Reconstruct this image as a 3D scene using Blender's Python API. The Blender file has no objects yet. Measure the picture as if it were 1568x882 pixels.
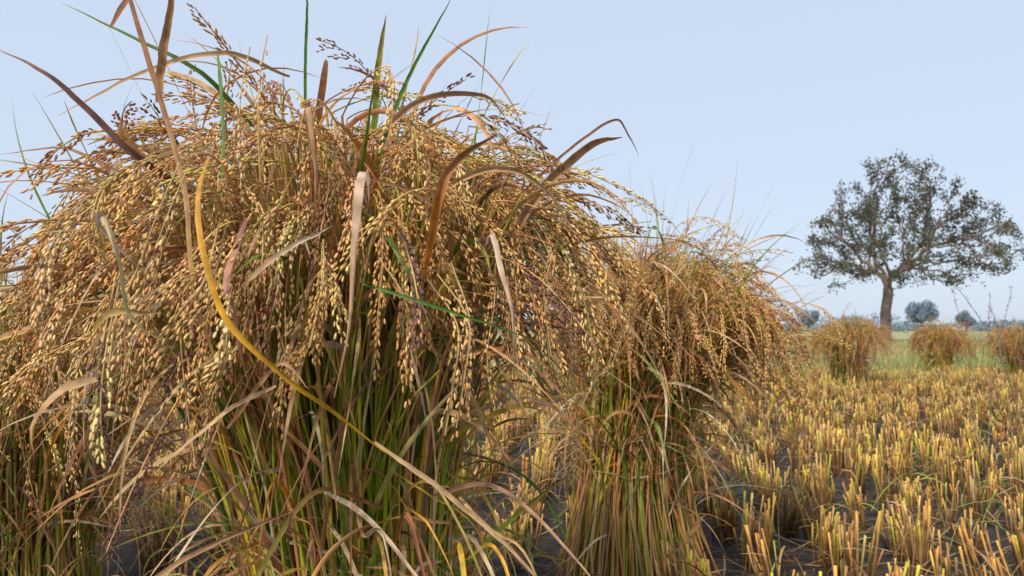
import bpy, math, random
import numpy as np
from mathutils import Vector, noise, kdtree

scene = bpy.context.scene
rng = np.random.default_rng(7)
random.seed(7)

# ------------------------------------------------------------------ helpers
def norm(v):
    return v / (np.linalg.norm(v, axis=-1, keepdims=True) + 1e-9)

class MB:
    """mesh buffer"""
    def __init__(s):
        s.v = []; s.c = []; s.f = []; s.n = 0
    def add(s, v, c, faces):
        for f in faces:
            s.f.append(np.asarray(f, dtype=np.int64) + s.n)
        s.v.append(v.reshape(-1, 3)); s.c.append(c.reshape(-1, 3)); s.n += v.reshape(-1, 3).shape[0]
    def build(s, name, mat, parent=None, smooth=True, sat=.95):
        v = np.concatenate(s.v).astype(np.float32); c = np.concatenate(s.c).astype(np.float32)
        lum = (c @ np.array([.3, .6, .1], np.float32))[:, None]; c = lum + (c - lum) * sat
        me = bpy.data.meshes.new(name)
        me.vertices.add(len(v)); me.vertices.foreach_set("co", v.ravel())
        nl = sum(f.size for f in s.f); npoly = sum(f.shape[0] for f in s.f)
        me.loops.add(nl); me.polygons.add(npoly)
        me.loops.foreach_set("vertex_index", np.concatenate([f.ravel() for f in s.f]).astype(np.int32))
        tot = np.concatenate([np.full(f.shape[0], f.shape[1]) for f in s.f])
        st = np.concatenate([[0], np.cumsum(tot)[:-1]]).astype(np.int32)
        me.polygons.foreach_set("loop_start", st)
        me.polygons.foreach_set("use_smooth", np.full(npoly, smooth))
        me.update(calc_edges=True); me.validate()
        a = me.color_attributes.new("Col", 'FLOAT_COLOR', 'POINT')
        ca = np.concatenate([np.clip(c, 0.004, 1), np.ones((len(c), 1), np.float32)], 1).astype(np.float32)
        a.data.foreach_set("color", ca.ravel())
        me.materials.append(mat)
        ob = bpy.data.objects.new(name, me); scene.collection.objects.link(ob)
        if parent: ob.parent = parent
        return ob

def empty(name, loc=(0, 0, 0)):
    e = bpy.data.objects.new(name, None); e.empty_display_size = 0.1
    scene.collection.objects.link(e); return e

def tangents(P):
    return norm(np.gradient(P, axis=1))

def tubes(mb, P, R, C, S=4, cap=False):
    N, K, _ = P.shape
    T = tangents(P)
    ref = norm(rng.normal(size=(N, 1, 3)))
    n = norm(np.cross(T, np.broadcast_to(ref, T.shape))); b = np.cross(T, n)
    a = np.arange(S) * 2 * np.pi / S
    V = P[:, :, None, :] + R[:, :, None, None] * (np.cos(a)[None, None, :, None] * n[:, :, None, :] + np.sin(a)[None, None, :, None] * b[:, :, None, :])
    CC = np.broadcast_to(C[:, :, None, :], V.shape)
    i = (np.arange(N) * K * S)[:, None, None]; k = (np.arange(K - 1) * S)[None, :, None]; s = np.arange(S)[None, None, :]; s2 = (s + 1) % S
    F = np.stack([i + k + s, i + k + s2, i + k + S + s2, i + k + S + s], -1).reshape(-1, 4)
    fs = [F]
    if cap:
        fs.append(((np.arange(N) * K * S)[:, None] + (K - 1) * S + np.arange(S)[None, :]))
    mb.add(V, np.ascontiguousarray(CC), fs)

def ribbons(mb, P, W, C, side, twist, fold=0.25):
    N, K, _ = P.shape
    T = tangents(P)
    sd = norm(np.cross(T, np.broadcast_to(side[:, None, :], T.shape)))
    nn = np.cross(T, sd)
    ang = twist[:, None] * np.linspace(0, 1, K)[None, :]
    s = sd * np.cos(ang)[..., None] + nn * np.sin(ang)[..., None]
    n2 = np.cross(T, s)
    w = W[..., None] * .5
    V = np.stack([P - s * w, P + n2 * w * fold * 2, P + s * w], 2)
    CC = np.stack([C, C * 0.85, C], 2)
    i = (np.arange(N) * K * 3)[:, None, None]; k = (np.arange(K - 1) * 3)[None, :, None]; q = np.arange(2)[None, None, :]
    F = np.stack([i + k + q, i + k + q + 1, i + k + 3 + q + 1, i + k + 3 + q], -1).reshape(-1, 4)
    mb.add(V, CC, [F])

def grains(mb, pos, d, L, r, C, S=5):
    N = len(pos)
    ref = norm(rng.normal(size=(N, 3)))
    n = norm(np.cross(d, ref)); b = np.cross(d, n)
    a = np.arange(S) * 2 * np.pi / S
    ring = np.cos(a)[None, :, None] * n[:, None, :] + .75 * np.sin(a)[None, :, None] * b[:, None, :]
    r1 = pos[:, None] + d[:, None] * (L * .28)[:, None, None] + ring * (r * .9)[:, None, None]
    r2 = pos[:, None] + d[:, None] * (L * .66)[:, None, None] + ring * (r * .92)[:, None, None]
    tip = pos + d * L[:, None]
    V = np.concatenate([pos[:, None], r1, r2, tip[:, None]], 1)
    M = 2 * S + 2
    cf = np.concatenate([np.full(1, .6), np.full(S, 1.0), np.full(S, 1.05), np.full(1, .75)])
    CC = C[:, None, :] * cf[None, :, None]
    base = (np.arange(N) * M)[:, None]; s = np.arange(S)[None, :]; s2 = (s + 1) % S
    z = np.zeros_like(s)
    t1 = np.stack([base + z, base + 1 + s2, base + 1 + s], -1).reshape(-1, 3)
    q = np.stack([base + 1 + s, base + 1 + s2, base + 1 + S + s2, base + 1 + S + s], -1).reshape(-1, 4)
    t2 = np.stack([base + 1 + S + s, base + 1 + S + s2, base + M - 1 + z], -1).reshape(-1, 3)
    mb.add(V, CC, [t1, q, t2])

def pick(pal, n, var=.12):
    cols = np.array([p[:3] for p in pal]); w = np.array([p[3] for p in pal]); w = w / w.sum()
    i = rng.choice(len(pal), n, p=w)
    c = cols[i] * (1 + rng.normal(0, var, (n, 1)))
    return np.clip(c * (1 + rng.normal(0, .05, (n, 3))), .005, .9)

def march(p0, d0, L, g, K, wob=0.0):
    N = len(p0); P = np.zeros((N, K, 3)); P[:, 0] = p0; d = norm(d0).copy()
    ds = (L / (K - 1))
    w = rng.normal(0, 1, (N, 3)) * wob
    for k in range(1, K):
        d = norm(d + np.array([0, 0, -1.0]) * (g * ds)[:, None] + w * ds[:, None] + rng.normal(0, wob * .25, (N, 3)) * ds[:, None])
        P[:, k] = P[:, k - 1] + d * ds[:, None]
        P[:, k, 2] = np.maximum(P[:, k, 2], 0.012)
    return P

def catmull(pts, K):
    pts = np.array(pts, float); M = len(pts)
    ext = np.vstack([2 * pts[0] - pts[1], pts, 2 * pts[-1] - pts[-2]])
    out = []
    for t in np.linspace(0, M - 1 - 1e-6, K):
        i = int(t); f = t - i; p0, p1, p2, p3 = ext[i:i + 4]
        out.append(.5 * ((2 * p1) + (-p0 + p2) * f + (2 * p0 - 5 * p1 + 4 * p2 - p3) * f * f + (-p0 + 3 * p1 - 3 * p2 + p3) * f ** 3))
    return np.array(out)

# ------------------------------------------------------------------ materials
def mat_col(name, rough=.6, transl=0.0, nscale=60, namp=.35, spec=.3, bump=0.0, stretch=None):
    m = bpy.data.materials.new(name); m.use_nodes = True
    nt = m.node_tree; nt.nodes.clear()
    out = nt.nodes.new('ShaderNodeOutputMaterial')
    at = nt.nodes.new('ShaderNodeAttribute'); at.attribute_name = "Col"
    tc = nt.nodes.new('ShaderNodeTexCoord')
    mp = nt.nodes.new('ShaderNodeMapping')
    if stretch: mp.inputs['Scale'].default_value = stretch
    nz = nt.nodes.new('ShaderNodeTexNoise'); nz.inputs['Scale'].default_value = nscale; nz.inputs['Detail'].default_value = 4
    nt.links.new(tc.outputs['Object'], mp.inputs[0]); nt.links.new(mp.outputs[0], nz.inputs['Vector'])
    mr = nt.nodes.new('ShaderNodeMapRange'); mr.inputs[1].default_value = .3; mr.inputs[2].default_value = .7
    mr.inputs[3].default_value = 1 - namp; mr.inputs[4].default_value = 1 + namp * .7
    nt.links.new(nz.outputs['Fac'], mr.inputs[0])
    mul = nt.nodes.new('ShaderNodeVectorMath'); mul.operation = 'SCALE'
    nt.links.new(at.outputs['Color'], mul.inputs[0]); nt.links.new(mr.outputs[0], mul.inputs['Scale'])
    pb = nt.nodes.new('ShaderNodeBsdfPrincipled'); pb.inputs['Roughness'].default_value = rough
    pb.inputs['Specular IOR Level'].default_value = spec
    nt.links.new(mul.outputs[0], pb.inputs['Base Color'])
    if transl > 0:
        tr = nt.nodes.new('ShaderNodeBsdfTranslucent'); nt.links.new(mul.outputs[0], tr.inputs[0])
        mx = nt.nodes.new('ShaderNodeMixShader'); mx.inputs[0].default_value = transl
        nt.links.new(pb.outputs[0], mx.inputs[1]); nt.links.new(tr.outputs[0], mx.inputs[2]); nt.links.new(mx.outputs[0], out.inputs[0])
    else:
        nt.links.new(pb.outputs[0], out.inputs[0])
    return m

M_stalk = mat_col("rice_stalk", .45, 0, 45, .35, .35, stretch=(1, 1, .25))
M_leaf = mat_col("dry_rice_leaf", .5, .25, 70, .38, .3)
M_grain = mat_col("rice_grain", .5, 0, 250, .25, .3)
M_stub = mat_col("stubble_straw", .6, 0, 40, .4, .2)
M_litter = mat_col("straw_litter_mat", .7, .1, 40, .4, .2)
M_grass = mat_col("grass_blade", .6, .25, 5, .3, .2)
M_bark = mat_col("tree_bark", .9, 0, 4, .4, .1)
M_fol = mat_col("tree_leaf", .7, .2, 1.0, .3, .2)

# ------------------------------------------------------------------ palettes (linear)
PG = [(.78, .43, .14, 5), (.84, .53, .21, 3.8), (.64, .31, .085, 4), (.40, .17, .065, 2.2), (.76, .52, .13, .8), (.18, .08, .06, .9)]
PSt = [(.22, .32, .02, 5), (.42, .48, .035, 4.5), (.74, .56, .05, 3.6), (.74, .33, .13, 4), (.80, .52, .27, 3), (.08, .17, .02, 2), (.28, .11, .08, 1.0)]
PLf = [(.74, .47, .22, 4.8), (.70, .36, .13, 4.4), (.52, .21, .07, 2.8), (.82, .64, .44, 2.2), (.24, .11, .08, 1.2), (.80, .50, .06, 1.5), (.16, .28, .03, 2.0), (.78, .32, .05, 1.6)]
PLg = [(.19, .32, .025, 5), (.40, .48, .035, 4.5), (.76, .56, .05, 2.8), (.76, .43, .17, 3.4), (.58, .23, .09, 2)]

def panicle_grains(gr, PP, L, branches, gper, glen, gS, sstart=.32, gtint=1.0, send=.92):
    N, K2, _ = PP.shape
    G = branches * gper
    s0 = sstart + (send - sstart) * (np.repeat(np.arange(branches), gper) + rng.uniform(-.3, .3, G)) / branches
    kk = np.tile(np.arange(gper), branches)
    sp = glen * .52
    s = s0[None] + kk[None] * sp / L[:, None]
    sc = np.clip(s, 0, .999) * (K2 - 1); i0 = sc.astype(int); fr = (sc - i0)[..., None]
    rows = np.arange(N)[:, None]
    A = PP[rows, i0] * (1 - fr) + PP[rows, i0 + 1] * fr
    Tn = norm(PP[rows, i0 + 1] - PP[rows, i0])
    A = A + Tn * (np.maximum(s - .999, 0) * L[:, None])[..., None]
    lat = np.repeat(norm(rng.normal(size=(N, branches, 3))), gper, axis=1)
    lat = norm(lat - Tn * (lat * Tn).sum(-1, keepdims=True))
    f = (kk / gper)[None, :, None]
    down = np.array([0, 0, -1.])
    q = glen / .0092
    spread = rng.uniform(.25, 1.1, (N, 1, 1)) * q
    A = A + lat * (.0022 * q + .0080 * f * spread) + down * (.010 * f ** 1.5 * spread)
    alt = np.where(kk % 2 == 0, 1, -1)[None, :, None]
    sv = norm(np.cross(Tn, lat))
    gd = norm(Tn * 1.0 + lat * .16 + sv * alt * .24 + down * .12 + rng.normal(0, .09, A.shape))
    A = A + sv * alt * .0012 * q
    keep = rng.uniform(size=(N, G)) < rng.uniform(.55, 1, (N, 1))
    pc = pick(PG, N, .12); gc = pc[:, None] * (1 + rng.normal(0, .13, (N, G, 1))) * gtint
    odd = rng.uniform(size=(N, G)) < .06
    gc[odd] = gc[odd] * .45
    A = A[keep]; gd = gd[keep]; gc = np.clip(gc[keep], .01, .9)
    M = len(A)
    grains(gr, A, gd, glen * rng.uniform(.85, 1.12, M), glen * .158 * rng.uniform(.8, 1.12, M), gc, gS)

def nfield(p, sc, seed):
    return np.array([noise.noise_vector(Vector(q * sc) + Vector((seed, seed * 2.3, 0))) for q in p])

# ------------------------------------------------------------------ sheaf
def sheaf(name, cx, cy, H, Rtop, Rw, Rb, zw, lean=(0, 0), n=700, npan=420, nleaf=800, nup=60, nlow=150,
          branches=11, gper=9, gS=5, glen=.0092, K1=10, stalk_r=.0021, PS=PSt, drop=.30, slope=(0, 0), squash=1.0, gtint=1.0, downleaf=0, waist=(0, 0), domek=1.0, tangle=60, wig=.0022, hug=.40, foot=(0, 0), upl=(.14, .30)):
    par = empty(name)
    st = MB(); lf = MB(); gr = MB(); bd = MB()
    phi = rng.uniform(0, 2 * np.pi, n); r = np.sqrt(rng.uniform(0.02, 1, n))
    dr = np.stack([np.cos(phi), np.sin(phi) * squash, 0 * phi], 1)
    c0 = np.array([cx, cy, 0.])
    j = lambda s, m=n: rng.normal(0, s, (m, 3)) * np.array([1, 1, .3])
    b = c0 + dr * (Rb * r)[:, None] + np.array([foot[0], foot[1], 0]) + j(.018); b[:, 2] = .0
    w = c0 + dr * (Rw * r)[:, None] + np.array([waist[0], waist[1], zw]) + j(.012)
    t = c0 + dr * (Rtop * r)[:, None] + np.array([lean[0], lean[1], 0]) + j(.03)
    zt = H - .04 - .15 * r ** 2 * (Rtop / .28) * domek + rng.normal(0, .02, n) + slope[0] * dr[:, 0] * r + slope[1] * dr[:, 1] * r
    zt = zt - np.maximum(0, rng.normal(0, .07, n))
    t[:, 2] = zt
    u = np.linspace(0, 1, K1)[None, :, None]; a = .40
    L0 = (u - a) * (u - 1) / (a); L1 = u * (u - 1) / (a * (a - 1)); L2 = u * (u - a) / (1 - a)
    P = b[:, None] * L0 + w[:, None] * L1 + t[:, None] * L2
    P = P + np.cumsum(rng.normal(0, wig, P.shape), axis=1)
    T = tangents(P)
    col = pick(PS, n, .2); colb = col * .5 + pick([(.5, .33, .10, 2), (.42, .2, .08, 2), (.35, .35, .06, 1)], n) * .45; colt = pick([(.62, .38, .13, 3), (.4, .36, .07, 2), (.55, .26, .10, 2)], n)
    uu = np.linspace(0, 1, K1)
    ml = np.clip((.45 - uu) / .3, 0, 1)[None, :, None]
    C = colb[:, None] * ml + col[:, None] * (1 - ml); m = np.clip((uu - .75) / .25, 0, 1)[None, :, None]
    C = C * (1 - m) + colt[:, None] * m
    rr = stalk_r * rng.uniform(.7, 1.5, n)[:, None] * np.linspace(1.25, .6, K1)[None]
    tubes(st, P, rr, C, 5 if K1 >= 10 else 3)
    idx = rng.choice(n, min(npan, n), replace=False)
    N = len(idx); K2 = 16
    tuft = nfield(P[idx, -1], 8.0, cx * 3 + 1)
    d0 = T[idx, -1] * hug + dr[idx] * (.25 + .85 * r[idx])[:, None] + tuft * 1.9 * np.array([1, 1, .3]) + rng.normal(0, .28, (N, 3)) * np.array([1, 1, .7])
    L = drop * rng.uniform(.6, 1.25, N)
    g = 10.5 + 7 * np.clip(tuft[:, 2] * 2, -1, 1) + rng.normal(0, 2, N)
    PP = march(P[idx, -1], d0, L, np.clip(g, 4.5, 20), K2, 2.6)
    tubes(st, PP, np.broadcast_to(np.linspace(stalk_r * .6, stalk_r * .3, K2)[None], (N, K2)), np.broadcast_to(colt[idx][:, None], (N, K2, 3)), 3)
    panicle_grains(gr, PP, L, branches, gper, glen, gS, gtint=gtint)
    def leaves(num, lo, hi, Lr, gr_, wr, out, pal, wob=2.0, K=12, rmin=0.0, up=0.0, tw=3.0):
        cand = np.where(r > rmin)[0]
        ii = rng.choice(cand, num)
        fs = rng.uniform(lo, hi, num) * (K1 - 1); k0 = np.minimum(fs.astype(int), K1 - 2); ff = (fs - k0)[:, None]
        p = P[ii, k0] * (1 - ff) + P[ii, k0 + 1] * ff
        tt = norm(P[ii, k0 + 1] - P[ii, k0])
        d = tt + dr[ii] * rng.uniform(0, out, num)[:, None] + rng.normal(0, .2, (num, 3)) + np.array([0, 0, up])
        LL = rng.uniform(*Lr, num)
        Q = march(p, d, LL, rng.uniform(*gr_, num), K, wob)
        ww = rng.uniform(*wr, num)[:, None] * np.interp(np.linspace(0, 1, K), [0, .12, .5, .85, 1], [.55, 1, .9, .45, .04])[None]
        c = pick(pal, num, .16); tipc = pick([(.6, .28, .09, 1), (.4, .17, .07, 1), (.68, .5, .26, 1)], num)
        m = np.linspace(0, 1, K)[None, :, None] ** 2 * rng.uniform(0, 1, (num, 1, 1))
        CC = c[:, None] * (1 - m) + tipc[:, None] * m
        ribbons(lf, Q, ww, CC, norm(rng.normal(size=(num, 3)) * .5 + np.array([0, 0, .8]) + dr[ii] * .2), rng.normal(0, tw, num), rng.uniform(.1, .3))
    sz = glen / .0092
    leaves(int(nleaf * .22), .5, .85, (.15, .36), (3, 13), (.003 * sz, .011 * sz), .5, PLf)
    leaves(int(nleaf * .44), .12, .7, (.22, .45), (0, .8), (.003 * sz, .009 * sz), .12, PLg, wob=.7, tw=1.5)
    leaves(int(nleaf * .28), .75, 1., (.14, .32), (5, 16), (.002 * sz, .008 * sz), .9, PLf, wob=3)
    leaves(int(nleaf * .05), .8, 1., (.12, .24), (7, 16), (.006 * sz, .012 * sz), 1.0, PLf, wob=4, rmin=.4)
    leaves(nup, .85, 1., upl, (0, 1.5), (.0014 * sz, .0038 * sz), .9, PLg + [(.3, .14, .09, 6)], wob=1.2, up=.3)
    leaves(nlow, .12, .55, (.12, .32), (2, 9), (.002 * sz, .0065 * sz), 1.1, PLf, wob=4, rmin=.5)
    leaves(tangle, .32, .48, (.08, .26), (2, 20), (.002 * sz, .006 * sz), 1.6, PLf, wob=9, rmin=.75)
    if downleaf:
        leaves(downleaf, .3, .6, (.16, .36), (6, 14), (.002 * sz, .008 * sz), 1.2, PLf, wob=3, rmin=.6)
    # loose twisted straw binding
    nb = 14; Kb = 24
    th = np.linspace(0, 2 * np.pi, Kb)[None] * rng.uniform(.12, .35, (nb, 1)) + rng.uniform(0, 6.28, (nb, 1))
    rad = Rw * 1.0 + rng.uniform(0, .02, (nb, 1)) + .006 * np.sin(th * 3 + rng.uniform(0, 6, (nb, 1)))
    zz = zw + rng.normal(0, .03, (nb, 1)) + .05 * np.sin(th + rng.uniform(0, 6, (nb, 1)))
    B = np.stack([cx + waist[0] + rad * np.cos(th), cy + waist[1] + rad * np.sin(th) * squash, zz], -1)
    ribbons(bd, B, np.full((nb, Kb), stalk_r * 2.6) * np.sin(np.linspace(.1, 3.0, Kb))[None], np.broadcast_to(pick(PLf, nb)[:, None] * .8, B.shape), norm(rng.normal(size=(nb, 3))), rng.normal(0, 4, nb))
    st.build("stalks", M_stalk, par, sat=1.0); lf.build("leaves", M_leaf, par); gr.build("panicles", M_grain, par, sat=.97); bd.build("straw_binding", M_leaf, par)
    return par

s1 = sheaf("rice_sheaf", -.27, 1.10, .985, .305, .14, .14, .33, lean=(.005, .0), waist=(.03, 0), foot=(.07, 0), n=1500, npan=640, nleaf=1500, nup=45, nlow=130,
      branches=9, gper=9, slope=(.02, .03), downleaf=15, drop=.215, tangle=110, domek=.95)
s2 = sheaf("rice_sheaf", .33, 2.02, .885, .25, .13, .19, .34, lean=(.09, 0), waist=(.0, 0), n=1150, npan=520, nleaf=1400, nup=110, nlow=180,
      branches=8, gper=8, gS=4, drop=.23, slope=(-.03, 0), PS=PSt + [(.66, .26, .08, 6), (.5, .3, .1, 4)], downleaf=60, gtint=np.array([.92, .85, .8]), tangle=200, wig=.0045, upl=(.14, .38))
s6 = sheaf("rice_sheaf", -1.08, 1.62, .80, .32, .16, .20, .30, n=550, npan=420, nleaf=700, nup=12, nlow=320, branches=7, gper=8, gS=4, drop=.30, downleaf=150)
far = dict(n=260, npan=300, nleaf=300, nup=10, nlow=80, branches=6, gper=6, gS=3, glen=.017, K1=7, stalk_r=.003, gtint=np.array([.84, .66, .55]))
sheaf("rice_sheaf", 3.58, 7.9, .80, .29, .17, .22, .30, drop=.38, slope=(.05, 0), **far)
sheaf("rice_sheaf", 5.65, 9.8, .74, .24, .15, .20, .30, drop=.34, lean=(.04, 0), **far)
sheaf("rice_sheaf", 6.25, 9.1, .71, .30, .16, .20, .30, drop=.32, lean=(-.03, 0), slope=(-.05, 0), **far)

# ------------------------------------------------------------------ hero leaves / panicles on first sheaf
H = MB()
def hero(pts, w, col, col2=None, K=30, prof=None, side=(0, -1, .2), twist=0.6, fold=.25):
    Q = catmull(pts, K)[None] + np.cumsum(rng.normal(0, .0003, (1, K, 3)), axis=1)
    pr = prof or [.5, 1, .95, .6, .05]
    ww = w * np.interp(np.linspace(0, 1, K), [0, .15, .5, .8, 1], pr)[None] * (1 + rng.normal(0, .015, (1, K)))
    c = np.array(col); c2 = np.array(col2 if col2 is not None else col)
    m = np.linspace(0, 1, K)[None, :, None]
    ribbons(H, Q, ww, c * (1 - m) + c2 * m, norm(np.array([side], float)), np.array([twist]), fold)
YEL = (.92, .50, .02); TAN = (.68, .43, .22); PALE = (.80, .62, .48); BRN = (.38, .17, .08); GRN = (.10, .22, .03); ORG = (.80, .29, .04); PUR = (.17, .08, .07)
hero([(-.30, .74, .84), (-.272, .64, .775), (-.257, .61, .727), (-.230, .595, .663), (-.193, .59, .626), (-.140, .60, .584), (-.098, .60, .552)], .0085, (.6, .30, .06), YEL, prof=[.1, .6, 1, .9, .35], twist=1.4)
hero([(-.110, .60, .560), (-.045, .60, .515), (.005, .60, .470), (.03, .60, .44)], .004, (.72, .48, .25), TAN)
hero([(-.145, .74, .780), (-.132, .66, .793), (-.127, .615, .775), (-.130, .612, .742), (-.134, .62, .708), (-.138, .63, .653), (-.150, .64, .592)], .014, PALE, TAN, prof=[.1, .6, .8, .35, .12], twist=1.3, fold=.45)
hero([(-.01, .95, .72), (.005, .92, .773), (.037, .9, .821), (.068, .9, .853), (.100, .89, .877), (.132, .88, .881)], .013, TAN, (.45, .2, .08), prof=[.4, .7, 1, .8, .1], twist=1.2, fold=.4)
hero([(-.03, .95, .78), (.037, .9, .841), (.092, .9, .888), (.128, .9, .907), (.142, .9, .89), (.157, .9, .862)], .0035, BRN, PUR)
hero([(-.17, .92, .85), (-.154, .9, .892), (-.126, .9, .964), (-.070, .9, 1.07)], .006, GRN, (.14, .28, .05))
hero([(-.380, .7, 1.0), (-.336, .7, .863), (-.305, .68, .777), (-.287, .66, .690), (-.26, .66, .60)], .006, BRN, (.6, .36, .12), prof=[.6, .9, 1, .9, .4])
hero([(-.35, .80, .80), (-.379, .74, .826), (-.410, .72, .860), (-.447, .7, .897), (-.50, .7, .925)], .007, PUR, (.26, .12, .09))
hero([(-.32, .9, .9), (-.349, .82, .936), (-.413, .8, .968), (-.50, .8, 1.01)], .006, GRN, (.12, .16, .04))
hero([(-.467, .75, .870), (-.387, .75, .912), (-.301, .75, .935), (-.24, .78, .92)], .005, TAN, (.6, .38, .18), prof=[.1, .5, 1, 1, .5])
hero([(-.092, .76, .695), (-.068, .69, .765), (-.052, .69, .805), (-.012, .69, .832)], .010, ORG, BRN, prof=[.1, .7, 1, .6, .1], fold=.4, twist=1.)
hero([(-.30, .74, .93), (-.281, .71, .84), (-.268, .67, .77)], .004, GRN, GRN)
hero([(-.030, .80, .74), (-.020, .71, .742), (-.010, .68, .705), (.002, .67, .66), (.004, .67, .60)], .008, PALE, TAN, prof=[.1, .5, 1, .6, .05], twist=1.8, fold=.4)
hero([(-.18, .95, .90), (-.172, .93, .98), (-.158, .92, 1.05)], .009, (.25, .36, .05), (.4, .28, .06))
hero([(-.27, .95, .90), (-.265, .93, 1.03), (-.262, .92, 1.09)], .004, GRN, GRN)
hero([(-.13, .64, .69), (-.06, .63, .668), (.03, .64, .637)], .003, GRN, GRN)
hero([(-.335, .6, .61), (-.352, .58, .60), (-.365, .57, .575), (-.362, .57, .545)], .008, TAN, (.55, .28, .12), twist=1.)
hero([(-.34, .6, .65), (-.315, .59, .664), (-.28, .6, .664)], .006, (.55, .40, .10), TAN)
hero([(-.345, .70, .70), (-.34, .61, .733), (-.325, .585, .738), (-.31, .58, .70), (-.30, .58, .66), (-.28, .6, .64)], .008, PALE, (.45, .40, .09), prof=[.1, .6, 1, .6, .05], twist=2, fold=.4)
hero([(-.21, .66, .60), (-.24, .64, .585), (-.27, .62, .555), (-.30, .62, .53)], .004, TAN, TAN)
hero([(-.26, .68, .56), (-.20, .63, .62), (-.17, .62, .60)], .004, (.6, .32, .14), TAN)
hero([(-.33, .62, .39), (-.30, .63, .44), (-.25, .64, .47), (-.17, .66, .50)], .005, TAN, BRN)
hero([(-.40, .72, .95), (-.37, .72, 1.0), (-.345, .72, 1.06)], .006, BRN, BRN)
hero([(-.36, .74, .88), (-.345, .72, .93), (-.325, .7, 1.0)], .009, (.58, .34, .15), BRN)
hero([(-.45, .85, .83), (-.52, .85, .86), (-.60, .85, .85)], .004, BRN, BRN)
hero([(-.20, .74, .82), (-.19, .68, .86), (-.185, .68, .80), (-.188, .68, .74)], .008, (.66, .42, .24), BRN, twist=1.5, fold=.4)
hero([(-.24, .66, .69), (-.20, .65, .72), (-.16, .65, .74)], .005, TAN, PALE)
hero([(-.26, .72, .76), (-.255, .66, .70), (-.245, .65, .66), (-.235, .66, .60)], .007, (.45, .22, .16), (.6, .33, .2))
hero([(-.16, .82, .86), (-.10, .80, .90), (-.03, .78, .90), (.0, .77, .86)], .007, TAN, BRN, twist=2, fold=.4)
hero([(-.10, .84, .80), (-.02, .82, .83), (.04, .8, .80), (.09, .8, .72)], .007, (.6, .36, .16), TAN, twist=2, fold=.4)
for k_ in range(26):   # loose blades hanging round the foot of the bundle
    x0 = rng.uniform(-.38, -.05); z0 = rng.uniform(.36, .48); y0 = rng.uniform(.86, .94)
    dx_ = rng.uniform(-.16, .2)
    hero([(x0, y0, z0), (x0 + dx_ * .4, y0 - .09, z0 + rng.uniform(-.02, .06)), (x0 + dx_ * .8, y0 - .14, z0 - rng.uniform(.0, .08)), (x0 + dx_ * 1.1, y0 - .15, z0 - rng.uniform(.08, .18))],
         rng.uniform(.0025, .006), tuple(pick(PLf, 1)[0]), tuple(pick(PLf, 1)[0]), twist=rng.normal(0, 2), fold=.35)
H.build("long_blades", M_leaf, s1, sat=1.0)
HP = MB(); HS = MB()
axes = [
 [(-.300, .66, .80), (-.298, .62, .751), (-.309, .61, .702), (-.320, .60, .662), (-.325, .60, .623)],
 [(-.262, .66, .75), (-.259, .62, .690), (-.275, .61, .663), (-.291, .61, .626)],
 [(-.250, .66, .69), (-.242, .63, .665), (-.240, .62, .63), (-.252, .62, .615)],
 [(-.250, .74, .95), (-.2435, .70, .888), (-.240, .69, .838), (-.237, .69, .789)],
 [(-.13, .72, .72), (-.098, .68, .677), (-.095, .67, .64), (-.095, .67, .60)],
 [(-.085, .74, .70), (-.050, .68, .653), (-.053, .67, .60), (-.060, .67, .555)],
 [(-.06, .76, .71), (-.04, .70, .66), (-.043, .69, .61), (-.04, .69, .58)],
 [(-.35, .66, .70), (-.335, .61, .623), (-.331, .60, .578), (-.326, .60, .545)],
 [(-.38, .66, .77), (-.392, .62, .73), (-.393, .61, .69), (-.397, .61, .655)],
 [(-.19, .74, .74), (-.176, .69, .70), (-.178, .68, .67), (-.185, .68, .635)],
 [(-.235, .74, .73), (-.222, .70, .69), (-.228, .69, .65), (-.236, .69, .62)],
 [(.03, .90, .77), (.045, .86, .73), (.036, .85, .68), (.044, .85, .61)],
 [(.00, .90, .74), (.006, .86, .69), (.004, .85, .64), (.008, .85, .60)],
 [(-.02, .90, .73), (-.02, .84, .68), (-.028, .84, .62), (-.022, .84, .57)],
 [(-.32, .70, .82), (-.355, .66, .79), (-.362, .64, .75), (-.355, .64, .71)],
]
for a_ in axes:
    for rep in range(2):
        off = rng.normal(0, .007, 3) * rep
        Q = (catmull(a_, 16) + off)[None]; Ln = np.array([np.linalg.norm(np.diff(Q[0], axis=0), axis=1).sum()])
        panicle_grains(HP, Q, Ln, 8, 9, .0086, 6, sstart=.12, send=.85, gtint=.93)
        tubes(HS, Q, np.full((1, 16), .0008), np.full((1, 16, 3), (.5, .35, .12)), 4)
HP.build("hanging_panicles", M_grain, s1, sat=.95); HS.build("panicle_stems", M_stalk, s1)

# ------------------------------------------------------------------ ground
gx = np.sign(np.linspace(-1, 1, 161)) * (np.abs(np.linspace(-1, 1, 161)) ** 3.2) * 900
gy = gx.copy() + 3
X, Y = np.meshgrid(gx, gy)
Z = np.zeros_like(X)
for i in range(X.shape[0]):
    for k in range(X.shape[1]):
        if abs(X[i, k]) < 30 and abs(Y[i, k]) < 30:
            Z[i, k] = .02 * noise.noise(Vector((X[i, k] * 3, Y[i, k] * 3, 0))) + .012 * noise.noise(Vector((X[i, k] * 9, Y[i, k] * 9, 3))) - .012
gv = np.stack([X, Y, Z], -1).reshape(-1, 3); nn = 161
ii = (np.arange(nn - 1)[:, None] * nn + np.arange(nn - 1)[None]).ravel()
gf = np.stack([ii, ii + 1, ii + nn + 1, ii + nn], 1)
mg = bpy.data.materials.new("field_soil"); mg.use_nodes = True; nt = mg.node_tree
pb = nt.nodes['Principled BSDF']; pb.inputs['Roughness'].default_value = .8; pb.inputs['Specular IOR Level'].default_value = .25
tc = nt.nodes.new('ShaderNodeTexCoord')
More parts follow.
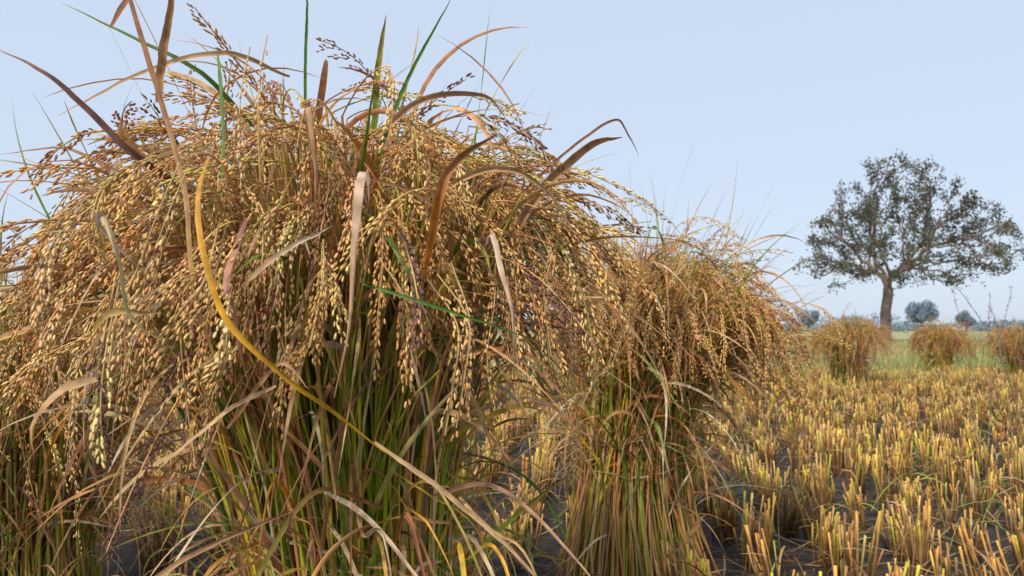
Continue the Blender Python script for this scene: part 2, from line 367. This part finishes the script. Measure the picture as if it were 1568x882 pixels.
n1 = nt.nodes.new('ShaderNodeTexNoise'); n1.inputs['Scale'].default_value = 14; n1.inputs['Detail'].default_value = 8
n2 = nt.nodes.new('ShaderNodeTexNoise'); n2.inputs['Scale'].default_value = .12; n2.inputs['Detail'].default_value = 6
for q in (n1, n2): nt.links.new(tc.outputs['Object'], q.inputs['Vector'])
cr = nt.nodes.new('ShaderNodeValToRGB'); cr.color_ramp.elements[0].position = .38; cr.color_ramp.elements[0].color = (.015, .012, .010, 1)
cr.color_ramp.elements[1].position = .72; cr.color_ramp.elements[1].color = (.075, .056, .044, 1)
nt.links.new(n1.outputs['Fac'], cr.inputs[0])
cr2 = nt.nodes.new('ShaderNodeValToRGB'); cr2.color_ramp.elements[0].position = .4; cr2.color_ramp.elements[0].color = (.26, .29, .12, 1)
cr2.color_ramp.elements[1].position = .6; cr2.color_ramp.elements[1].color = (.40, .36, .18, 1)
nt.links.new(n2.outputs['Fac'], cr2.inputs[0])
sx = nt.nodes.new('ShaderNodeSeparateXYZ'); nt.links.new(tc.outputs['Object'], sx.inputs[0])
mr = nt.nodes.new('ShaderNodeMapRange'); mr.inputs[1].default_value = 8; mr.inputs[2].default_value = 14
nt.links.new(sx.outputs['Y'], mr.inputs[0])
mx = nt.nodes.new('ShaderNodeMix'); mx.data_type = 'RGBA'
nt.links.new(mr.outputs[0], mx.inputs[0]); nt.links.new(cr.outputs[0], mx.inputs[6]); nt.links.new(cr2.outputs[0], mx.inputs[7])
nt.links.new(mx.outputs[2], pb.inputs['Base Color'])
bp = nt.nodes.new('ShaderNodeBump'); bp.inputs['Strength'].default_value = .9; bp.inputs['Distance'].default_value = .04
nt.links.new(n1.outputs['Fac'], bp.inputs['Height']); nt.links.new(bp.outputs[0], pb.inputs['Normal'])
G = MB(); G.add(gv, np.full(gv.shape, .1), [gf]); G.build("field_ground", mg)

# ------------------------------------------------------------------ stubble
cl = []
ang = .12; ca, sa = math.cos(ang), math.sin(ang)
for a_ in np.arange(-14, 18, .225):
    for b_ in np.arange(-2, 17, .17):
        x = a_ * ca + b_ * sa + random.gauss(0, .027); y = -a_ * sa + b_ * ca + random.gauss(0, .032)
        if y < 1.1 and not (y > -.5 and abs(x) > 1.0 and abs(x) < 2): continue
        if y > 10.0 + 1.2 * noise.noise(Vector((x * .4, y * .4, 0))): continue
        if x < -1.3 - y * .95 or x > .9 + y * .95: continue
        if any((x - sx_) ** 2 + (y - sy_) ** 2 < rr_ ** 2 for sx_, sy_, rr_ in ((-.22, 1.08, .2), (.34, 2.02, .2), (-1.08, 1.62, .2), (3.58, 7.9, .25), (5.65, 9.8, .2), (6.25, 9.1, .2))): continue
        if random.random() < .05: continue
        cl.append((x, y))
cl = np.array(cl)
def stub(mb, cl, lo, hi, S, r0):
    n = rng.integers(lo, hi, len(cl)); own = np.repeat(np.arange(len(cl)), n); N = len(own)
    hc = rng.uniform(.10, .22, len(cl))[own]; th = rng.uniform(0, 6.28, N); q = np.sqrt(rng.uniform(0, 1, N))
    splay = rng.uniform(.0, .03, len(cl))[own]
    tilt = rng.normal(0, .014, (len(cl), 2))[own]
    cw = rng.uniform(.022, .044, len(cl))[own]
    base = np.stack([cl[own, 0] + np.cos(th) * q * cw, cl[own, 1] + np.sin(th) * q * cw, np.full(N, -.015)], 1)
    h = hc * rng.uniform(.6, 1.12, N)
    top = base + np.stack([np.cos(th) * q * splay + tilt[:, 0] + rng.normal(0, .006, N), np.sin(th) * q * splay + tilt[:, 1] + rng.normal(0, .006, N), h], 1)
    u = np.linspace(0, 1, 4)[None, :, None]
    P = base[:, None] * (1 - u) + top[:, None] * u + (np.sin(u * np.pi) * rng.normal(0, .005, (N, 1, 3)) * np.array([1, 1, 0]))
    tone = rng.uniform(.75, 1.15, len(cl))[own][:, None]
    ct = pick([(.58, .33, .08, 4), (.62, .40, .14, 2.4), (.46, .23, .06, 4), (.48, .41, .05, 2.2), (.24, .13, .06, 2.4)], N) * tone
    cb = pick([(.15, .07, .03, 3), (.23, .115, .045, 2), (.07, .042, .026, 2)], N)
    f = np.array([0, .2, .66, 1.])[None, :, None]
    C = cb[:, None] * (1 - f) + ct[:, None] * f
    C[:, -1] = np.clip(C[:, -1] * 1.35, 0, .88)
    R = r0 * rng.uniform(.7, 1.35, (N, 1)) * np.array([1.25, 1.1, .95, 1.0])[None]
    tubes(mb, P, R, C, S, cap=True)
    m = rng.integers(4, 11, len(cl)); ow = np.repeat(np.arange(len(cl)), m); N = len(ow)
    p = np.stack([cl[ow, 0] + rng.normal(0, .02, N), cl[ow, 1] + rng.normal(0, .02, N), rng.uniform(.02, .15, N)], 1)
    d = np.stack([rng.normal(0, .5, N), rng.normal(0, .5, N), rng.uniform(.3, 1.2, N)], 1)
    Q = march(p, d, rng.uniform(.06, .2, N), rng.uniform(5, 22, N), 6, 5)
    ww = rng.uniform(.0025, .006, N)[:, None] * np.array([.6, 1, .9, .7, .4, .05])[None]
    c = pick([(.44, .26, .10, 3), (.26, .13, .05, 3), (.55, .42, .25, 1.), (.36, .36, .06, 1.2)], N)
    ribbons(mb, Q, ww, np.broadcast_to(c[:, None], Q.shape), norm(rng.normal(size=(N, 3))), rng.normal(0, 2, N))
S = MB()
near = cl[cl[:, 1] < 4.5]; fr_ = cl[cl[:, 1] >= 4.5]
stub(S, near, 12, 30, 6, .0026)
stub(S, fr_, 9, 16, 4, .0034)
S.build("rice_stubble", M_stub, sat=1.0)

# ------------------------------------------------------------------ straw litter
Lm = MB(); N = 9000
yy = 1.0 + 9 * rng.uniform(0, 1, N) ** 1.5; xx = rng.uniform(-1, 1, N) * (1.2 + yy * .8)
th = rng.uniform(0, 6.28, N); ln = rng.uniform(.04, .28, N)
u = np.linspace(-.5, .5, 6)
bend = rng.normal(0, .25, N)
dx, dy = np.cos(th), np.sin(th)
Q = np.stack([xx[:, None] + dx[:, None] * u * ln[:, None] - dy[:, None] * (u ** 2) * ln[:, None] * bend[:, None],
              yy[:, None] + dy[:, None] * u * ln[:, None] + dx[:, None] * (u ** 2) * ln[:, None] * bend[:, None],
              rng.uniform(.006, .04, N)[:, None] + u * rng.normal(0, .04, N)[:, None]], -1)
ww = rng.uniform(.0015, .005, N)[:, None] * np.array([.5, 1, 1, 1, .8, .2])[None]
ribbons(Lm, Q, ww, np.broadcast_to(pick([(.34, .21, .10, 3), (.22, .12, .06, 3), (.48, .36, .2, 1.2), (.10, .06, .035, 3.5)], N)[:, None], Q.shape), np.tile(np.array([[0, 0, 1.]]), (N, 1)) + rng.normal(0, .3, (N, 3)), rng.normal(0, .8, N))
Lm.build("straw_litter", M_litter)

# ------------------------------------------------------------------ grass
Gm = MB(); N = 60000
yy = 8.5 + 34 * rng.uniform(0, 1, N) ** 1.6; xx = yy * rng.uniform(-.5, 1.0, N) + rng.normal(0, .3, N)
pn = np.array([noise.noise(Vector((x * .5, y * .35, 5))) for x, y in zip(xx, yy)])
p = np.stack([xx, yy, np.full(N, -.01)], 1); d = np.stack([rng.normal(0, .35, N), rng.normal(0, .35, N), np.ones(N)], 1)
hh = rng.uniform(.08, .2, N) * (1 + pn * .8)
Q = march(p, d, hh, rng.uniform(1, 6, N), 4, 1)
gc = pick([(.26, .31, .09, 3), (.34, .36, .12, 2), (.46, .40, .17, 1.6)], N) * (1 + .5 * pn[:, None])
yel = pn < -.06; gc[yel] = pick([(.50, .40, .19, 1), (.42, .30, .14, 1)], int(yel.sum()))
wg = (.006 + .0005 * yy)[:, None] * np.array([1, .9, .6, .05])[None]
ribbons(Gm, Q, wg, np.broadcast_to(gc[:, None], Q.shape), norm(rng.normal(size=(N, 3)) + np.array([0, 1, 0])), rng.normal(0, .5, N))
N = 900; yy = rng.uniform(2.0, 9, N); xx = yy * rng.uniform(.0, .85, N)
p = np.stack([xx, yy, np.zeros(N)], 1); d = np.stack([rng.normal(0, .3, N), rng.normal(0, .3, N), np.ones(N)], 1)
Q = march(p, d, rng.uniform(.1, .26, N), rng.uniform(1, 8, N), 6, 1)
ribbons(Gm, Q, rng.uniform(.002, .005, N)[:, None] * np.array([.7, 1, .9, .7, .4, .05])[None], np.broadcast_to(pick([(.14, .27, .05, 2), (.32, .38, .07, 1)], N)[:, None], Q.shape), norm(rng.normal(size=(N, 3))), rng.normal(0, .8, N))
Gm.build("grass", M_grass)

# tall weed stems on the right
Wm = MB(); N = 11
p = np.stack([rng.uniform(1.84, 2.15, N), rng.uniform(2.75, 3.1, N), np.zeros(N)], 1)
d = np.stack([rng.normal(0, .07, N), rng.normal(0, .07, N), np.ones(N)], 1)
Q = march(p, d, rng.uniform(.72, 1.02, N), rng.uniform(0, .2, N), 14, .4)
tubes(Wm, Q, np.broadcast_to(np.linspace(.0018, .0009, 14)[None], (N, 14)), np.broadcast_to(pick([(.2, .13, .12, 1), (.3, .25, .12, 1)], N)[:, None], Q.shape), 4)
for i in range(N):
    m = 34; s = rng.uniform(9.5, 13, m); i0 = np.minimum(s.astype(int), 12); f = (s - i0)[:, None]
    pos = Q[i, i0] * (1 - f) + Q[i, i0 + 1] * f
    dd = norm(np.stack([rng.normal(0, .6, m), rng.normal(0, .6, m), np.ones(m)], 1))
    grains(Wm, pos + dd * .004, dd, rng.uniform(.006, .012, m), np.full(m, .0014), np.tile(np.array([[.28, .2, .2]]), (m, 1)), 4)
Wm.build("wild_grass_stems", M_grass)

# ------------------------------------------------------------------ tree (space colonisation)
def leafquads(mb, c, size, col):
    N = len(c); n = norm(rng.normal(size=(N, 3))); r_ = norm(rng.normal(size=(N, 3)))
    a_ = norm(np.cross(n, r_)); b_ = np.cross(n, a_); s = size[:, None]
    V = np.stack([c - a_ * s, c + b_ * s * .55, c + a_ * s, c - b_ * s * .55], 1)
    f = np.arange(N)[:, None] * 4 + np.arange(4)[None]
    mb.add(V, np.repeat(col[:, None], 4, 1), [f])

def make_tree(name, base, fork, center, semi, natt, step, rbase, leafn, leafs, pal, barkcol, seed, infl=2.2, kill=.55):
    r_ = np.random.default_rng(seed)
    att = []
    while len(att) < natt:
        q = r_.uniform(-1, 1, 3); e = np.linalg.norm(q)
        if e > 1: continue
        if q[2] < -.3 and math.hypot(q[0], q[1]) < .5: continue
        if e < .35 and r_.random() < .7: continue
        lump = 1 + .24 * noise.noise(Vector(q / e * 2.3 + seed))
        wp = np.array(center) + q * np.array(semi) * lump
        wp[2] -= 1.5 * max(0, math.hypot(q[0], q[1]) - .45) / .55
        if noise.noise(Vector(wp / 1.25) + Vector((seed, 0, 0))) < -.03: continue
        att.append(wp)
    att = np.array(att); alive = np.ones(len(att), bool)
    nodes = []; parent = []
    b0 = np.array(base, float); f0 = np.array(fork, float); k = int(np.linalg.norm(f0 - b0) / step) + 1
    for i in range(k + 1):
        p = b0 + (f0 - b0) * i / k + np.array([math.sin(i * .8) * .04, 0, 0]); nodes.append(p); parent.append(i - 1)
    for li in range(5):
        a_ = 2 * math.pi * li / 5 + .5; cur = k
        for s_ in range(5):
            out_ = .55 + .12 * s_
            d = np.array([math.cos(a_) * out_, math.sin(a_) * out_, .8]); d /= np.linalg.norm(d)
            nodes.append(nodes[cur] + d * step + r_.normal(0, .07, 3)); parent.append(cur); cur = len(nodes) - 1
    for it in range(90):
        NA = np.array(nodes); kd = kdtree.KDTree(len(NA))
        for i, p in enumerate(NA): kd.insert(p, i)
        kd.balance(); acc = {}
        any_ = False
        for ai in np.where(alive)[0]:
            co, ni, dist = kd.find(att[ai])
            if dist < kill: alive[ai] = False; continue
            if dist > infl * (3 if it < 6 else 1): continue
            v = att[ai] - NA[ni]; v = v / dist
            acc[ni] = acc.get(ni, np.zeros(3)) + v; any_ = True
        if not any_: break
        for ni, v in acc.items():
            l = np.linalg.norm(v)
            if l < 1e-3: continue
            v = v / l + r_.normal(0, .25, 3); v /= np.linalg.norm(v)
            nodes.append(NA[ni] + v * step); parent.append(ni)
        if len(nodes) > 9000: break
    NA = np.array(nodes); n = len(NA); w = np.zeros(n); kids = np.zeros(n, int)
    for i in range(n):
        if parent[i] >= 0: kids[parent[i]] += 1
    w[kids == 0] = 1
    for i in range(n - 1, 0, -1): w[parent[i]] += w[i]
    R = rbase * (w / w[0]) ** .46
    R = np.maximum(R, .012)
    for i in range(k): R[i] = rbase * (1.2 - .2 * i / k) if i > 0 else rbase * 1.45
    idx = np.arange(1, n); pi = np.array(parent)[1:]
    P = np.stack([NA[pi], (NA[pi] + NA[idx]) * .5, NA[idx]], 1)
    rp = np.minimum(R[pi], R[idx] * 1.6)
    RR = np.stack([rp, (rp + R[idx]) * .5, R[idx]], 1)
    T = MB(); tubes(T, P, RR, np.tile(np.array(barkcol)[None, None], (len(idx), 3, 1)) * rng.uniform(.85, 1.15, (len(idx), 1, 1)), 6)
    par = empty(name)
    T.build("trunk_and_limbs", M_bark, par)
    tw = np.where((w < 5) & (np.arange(n) > k + 5))[0]
    dens = np.array([noise.noise(Vector(NA[i] / .8) + Vector((9, 4, 2))) for i in tw])
    cnt = np.clip(leafn * (1 + 2.8 * dens), 0, None).astype(int)
    own = np.repeat(tw, cnt); N = len(own)
    c = NA[own] + rng.normal(0, .15, (N, 3)) - np.array([0, 0, .08])
    cv = np.array([.85 + .7 * noise.noise(Vector(NA[i] / 1.3)) for i in tw]); cv = np.repeat(cv, cnt)
    Lf = MB(); leafquads(Lf, c, rng.uniform(.6, 1.3, N) * leafs, np.clip(pick(pal, N) * cv[:, None], .01, 1))
    Lf.build("crown_leaves", M_fol, par, smooth=False)
    return len(tw), n, N

print("TREE", make_tree("broadleaf_tree", (20.1, 40, -.1), (20.35, 40, 2.9), (21.3, 40, 6.3), (5.6, 5.0, 3.5), 1750, .30, .25, 16, .088,
          [(.125, .14, .10, 3), (.16, .17, .125, 2), (.17, .14, .105, 1)], (.22, .16, .135), 3))  # leaf palette greyed to paint in slight distance haze

# distant trees and treeline, aerial haze painted into the blue-grey leaf colours
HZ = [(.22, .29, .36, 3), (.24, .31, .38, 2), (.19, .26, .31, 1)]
def blob_tree(name, x, y, h, w_, trunk=True, nleaf=5000):
    par = empty(name); L_ = MB(); T = MB()
    for i in range(22):
        q = norm(rng.normal(size=(1, 3)))[0] * rng.uniform(.2, 1) ** .5
        c = np.array([x + q[0] * w_ * .38, y + q[1] * w_ * .38, h * .62 + q[2] * h * .3]); rad = w_ * rng.uniform(.1, .2)
        m = nleaf // 22; d = norm(rng.normal(size=(m, 3))) * rng.uniform(.3, 1, (m, 1)) ** .5
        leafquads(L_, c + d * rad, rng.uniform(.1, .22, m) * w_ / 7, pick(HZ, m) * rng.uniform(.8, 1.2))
        P = np.linspace(np.array([x, y, h * .25]), c, 4)[None]; tubes(T, P, np.array([[.12, .09, .06, .03]]), np.full((1, 4, 3), .2), 5)
    P = np.linspace(np.array([x, y, -.1]), np.array([x, y, h * .35]), 4)[None]
    tubes(T, P, np.array([[.3, .25, .2, .16]]), np.full((1, 4, 3), .2), 6)
    T.build("trunk", M_bark, par); L_.build("crown", M_fol, par, smooth=False)
blob_tree("distant_tree", 83, 150, 6.9, 7.2)
blob_tree("distant_tree", 92, 150, 4.6, 4.6)
blob_tree("distant_tree", 60, 150, 5.0, 5.5)
TL = MB()
for i in range(420):
    x = rng.uniform(-260, 330); y = rng.uniform(225, 270); h = 1.8 + 3.0 * max(0, .4 + noise.noise(Vector((x * .03, 1, 1))) * 1.4) * rng.uniform(.6, 1.2)
    m = 110; d = norm(rng.normal(size=(m, 3))) * rng.uniform(.2, 1, (m, 1)) ** .4
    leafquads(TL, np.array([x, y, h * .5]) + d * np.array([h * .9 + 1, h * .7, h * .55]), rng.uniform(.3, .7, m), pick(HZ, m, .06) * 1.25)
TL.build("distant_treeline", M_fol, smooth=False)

# ------------------------------------------------------------------ world / sun
el = math.radians(46); az = math.atan2(-.5, -.85)
wd = bpy.data.worlds.new("World"); scene.world = wd; wd.use_nodes = True; nt = wd.node_tree; nt.nodes.clear()
out = nt.nodes.new('ShaderNodeOutputWorld'); bg = nt.nodes.new('ShaderNodeBackground'); bg.inputs[1].default_value = .136
sk = nt.nodes.new('ShaderNodeTexSky'); sk.sky_type = 'NISHITA'; sk.sun_disc = False; sk.sun_elevation = el; sk.sun_rotation = az
sk.air_density = 1.0; sk.dust_density = 1.5; sk.ozone_density = 1.0; sk.altitude = 0
mx = nt.nodes.new('ShaderNodeMix'); mx.data_type = 'RGBA'; mx.inputs[0].default_value = .80
mx.inputs[7].default_value = (5.2, 6.0, 7.25, 1)
nt.links.new(sk.outputs[0], mx.inputs[6]); nt.links.new(mx.outputs[2], bg.inputs[0]); nt.links.new(bg.outputs[0], out.inputs[0])
sl = bpy.data.lights.new("sun", 'SUN'); sl.energy = 3.7; sl.angle = math.radians(6); sl.color = (1, .93, .82)
so = bpy.data.objects.new("sun", sl); scene.collection.objects.link(so)
dv = Vector((math.sin(az) * math.cos(el), math.cos(az) * math.cos(el), math.sin(el)))
so.rotation_euler = (dv).to_track_quat('Z', 'Y').to_euler(); so.location = dv * 20

# ------------------------------------------------------------------ camera
cd = bpy.data.cameras.new("camera"); cd.lens = 26; cd.sensor_width = 36; cd.clip_start = .03; cd.clip_end = 3000
co = bpy.data.objects.new("camera", cd); scene.collection.objects.link(co)
co.location = (0, 0, .65); co.rotation_euler = (math.radians(90 + 3.2), 0, 0)
cd.dof.use_dof = True; cd.dof.focus_distance = .9; cd.dof.aperture_fstop = 12
scene.camera = co
scene.view_settings.view_transform = 'Standard'; scene.view_settings.look = 'None'; scene.view_settings.exposure = 0
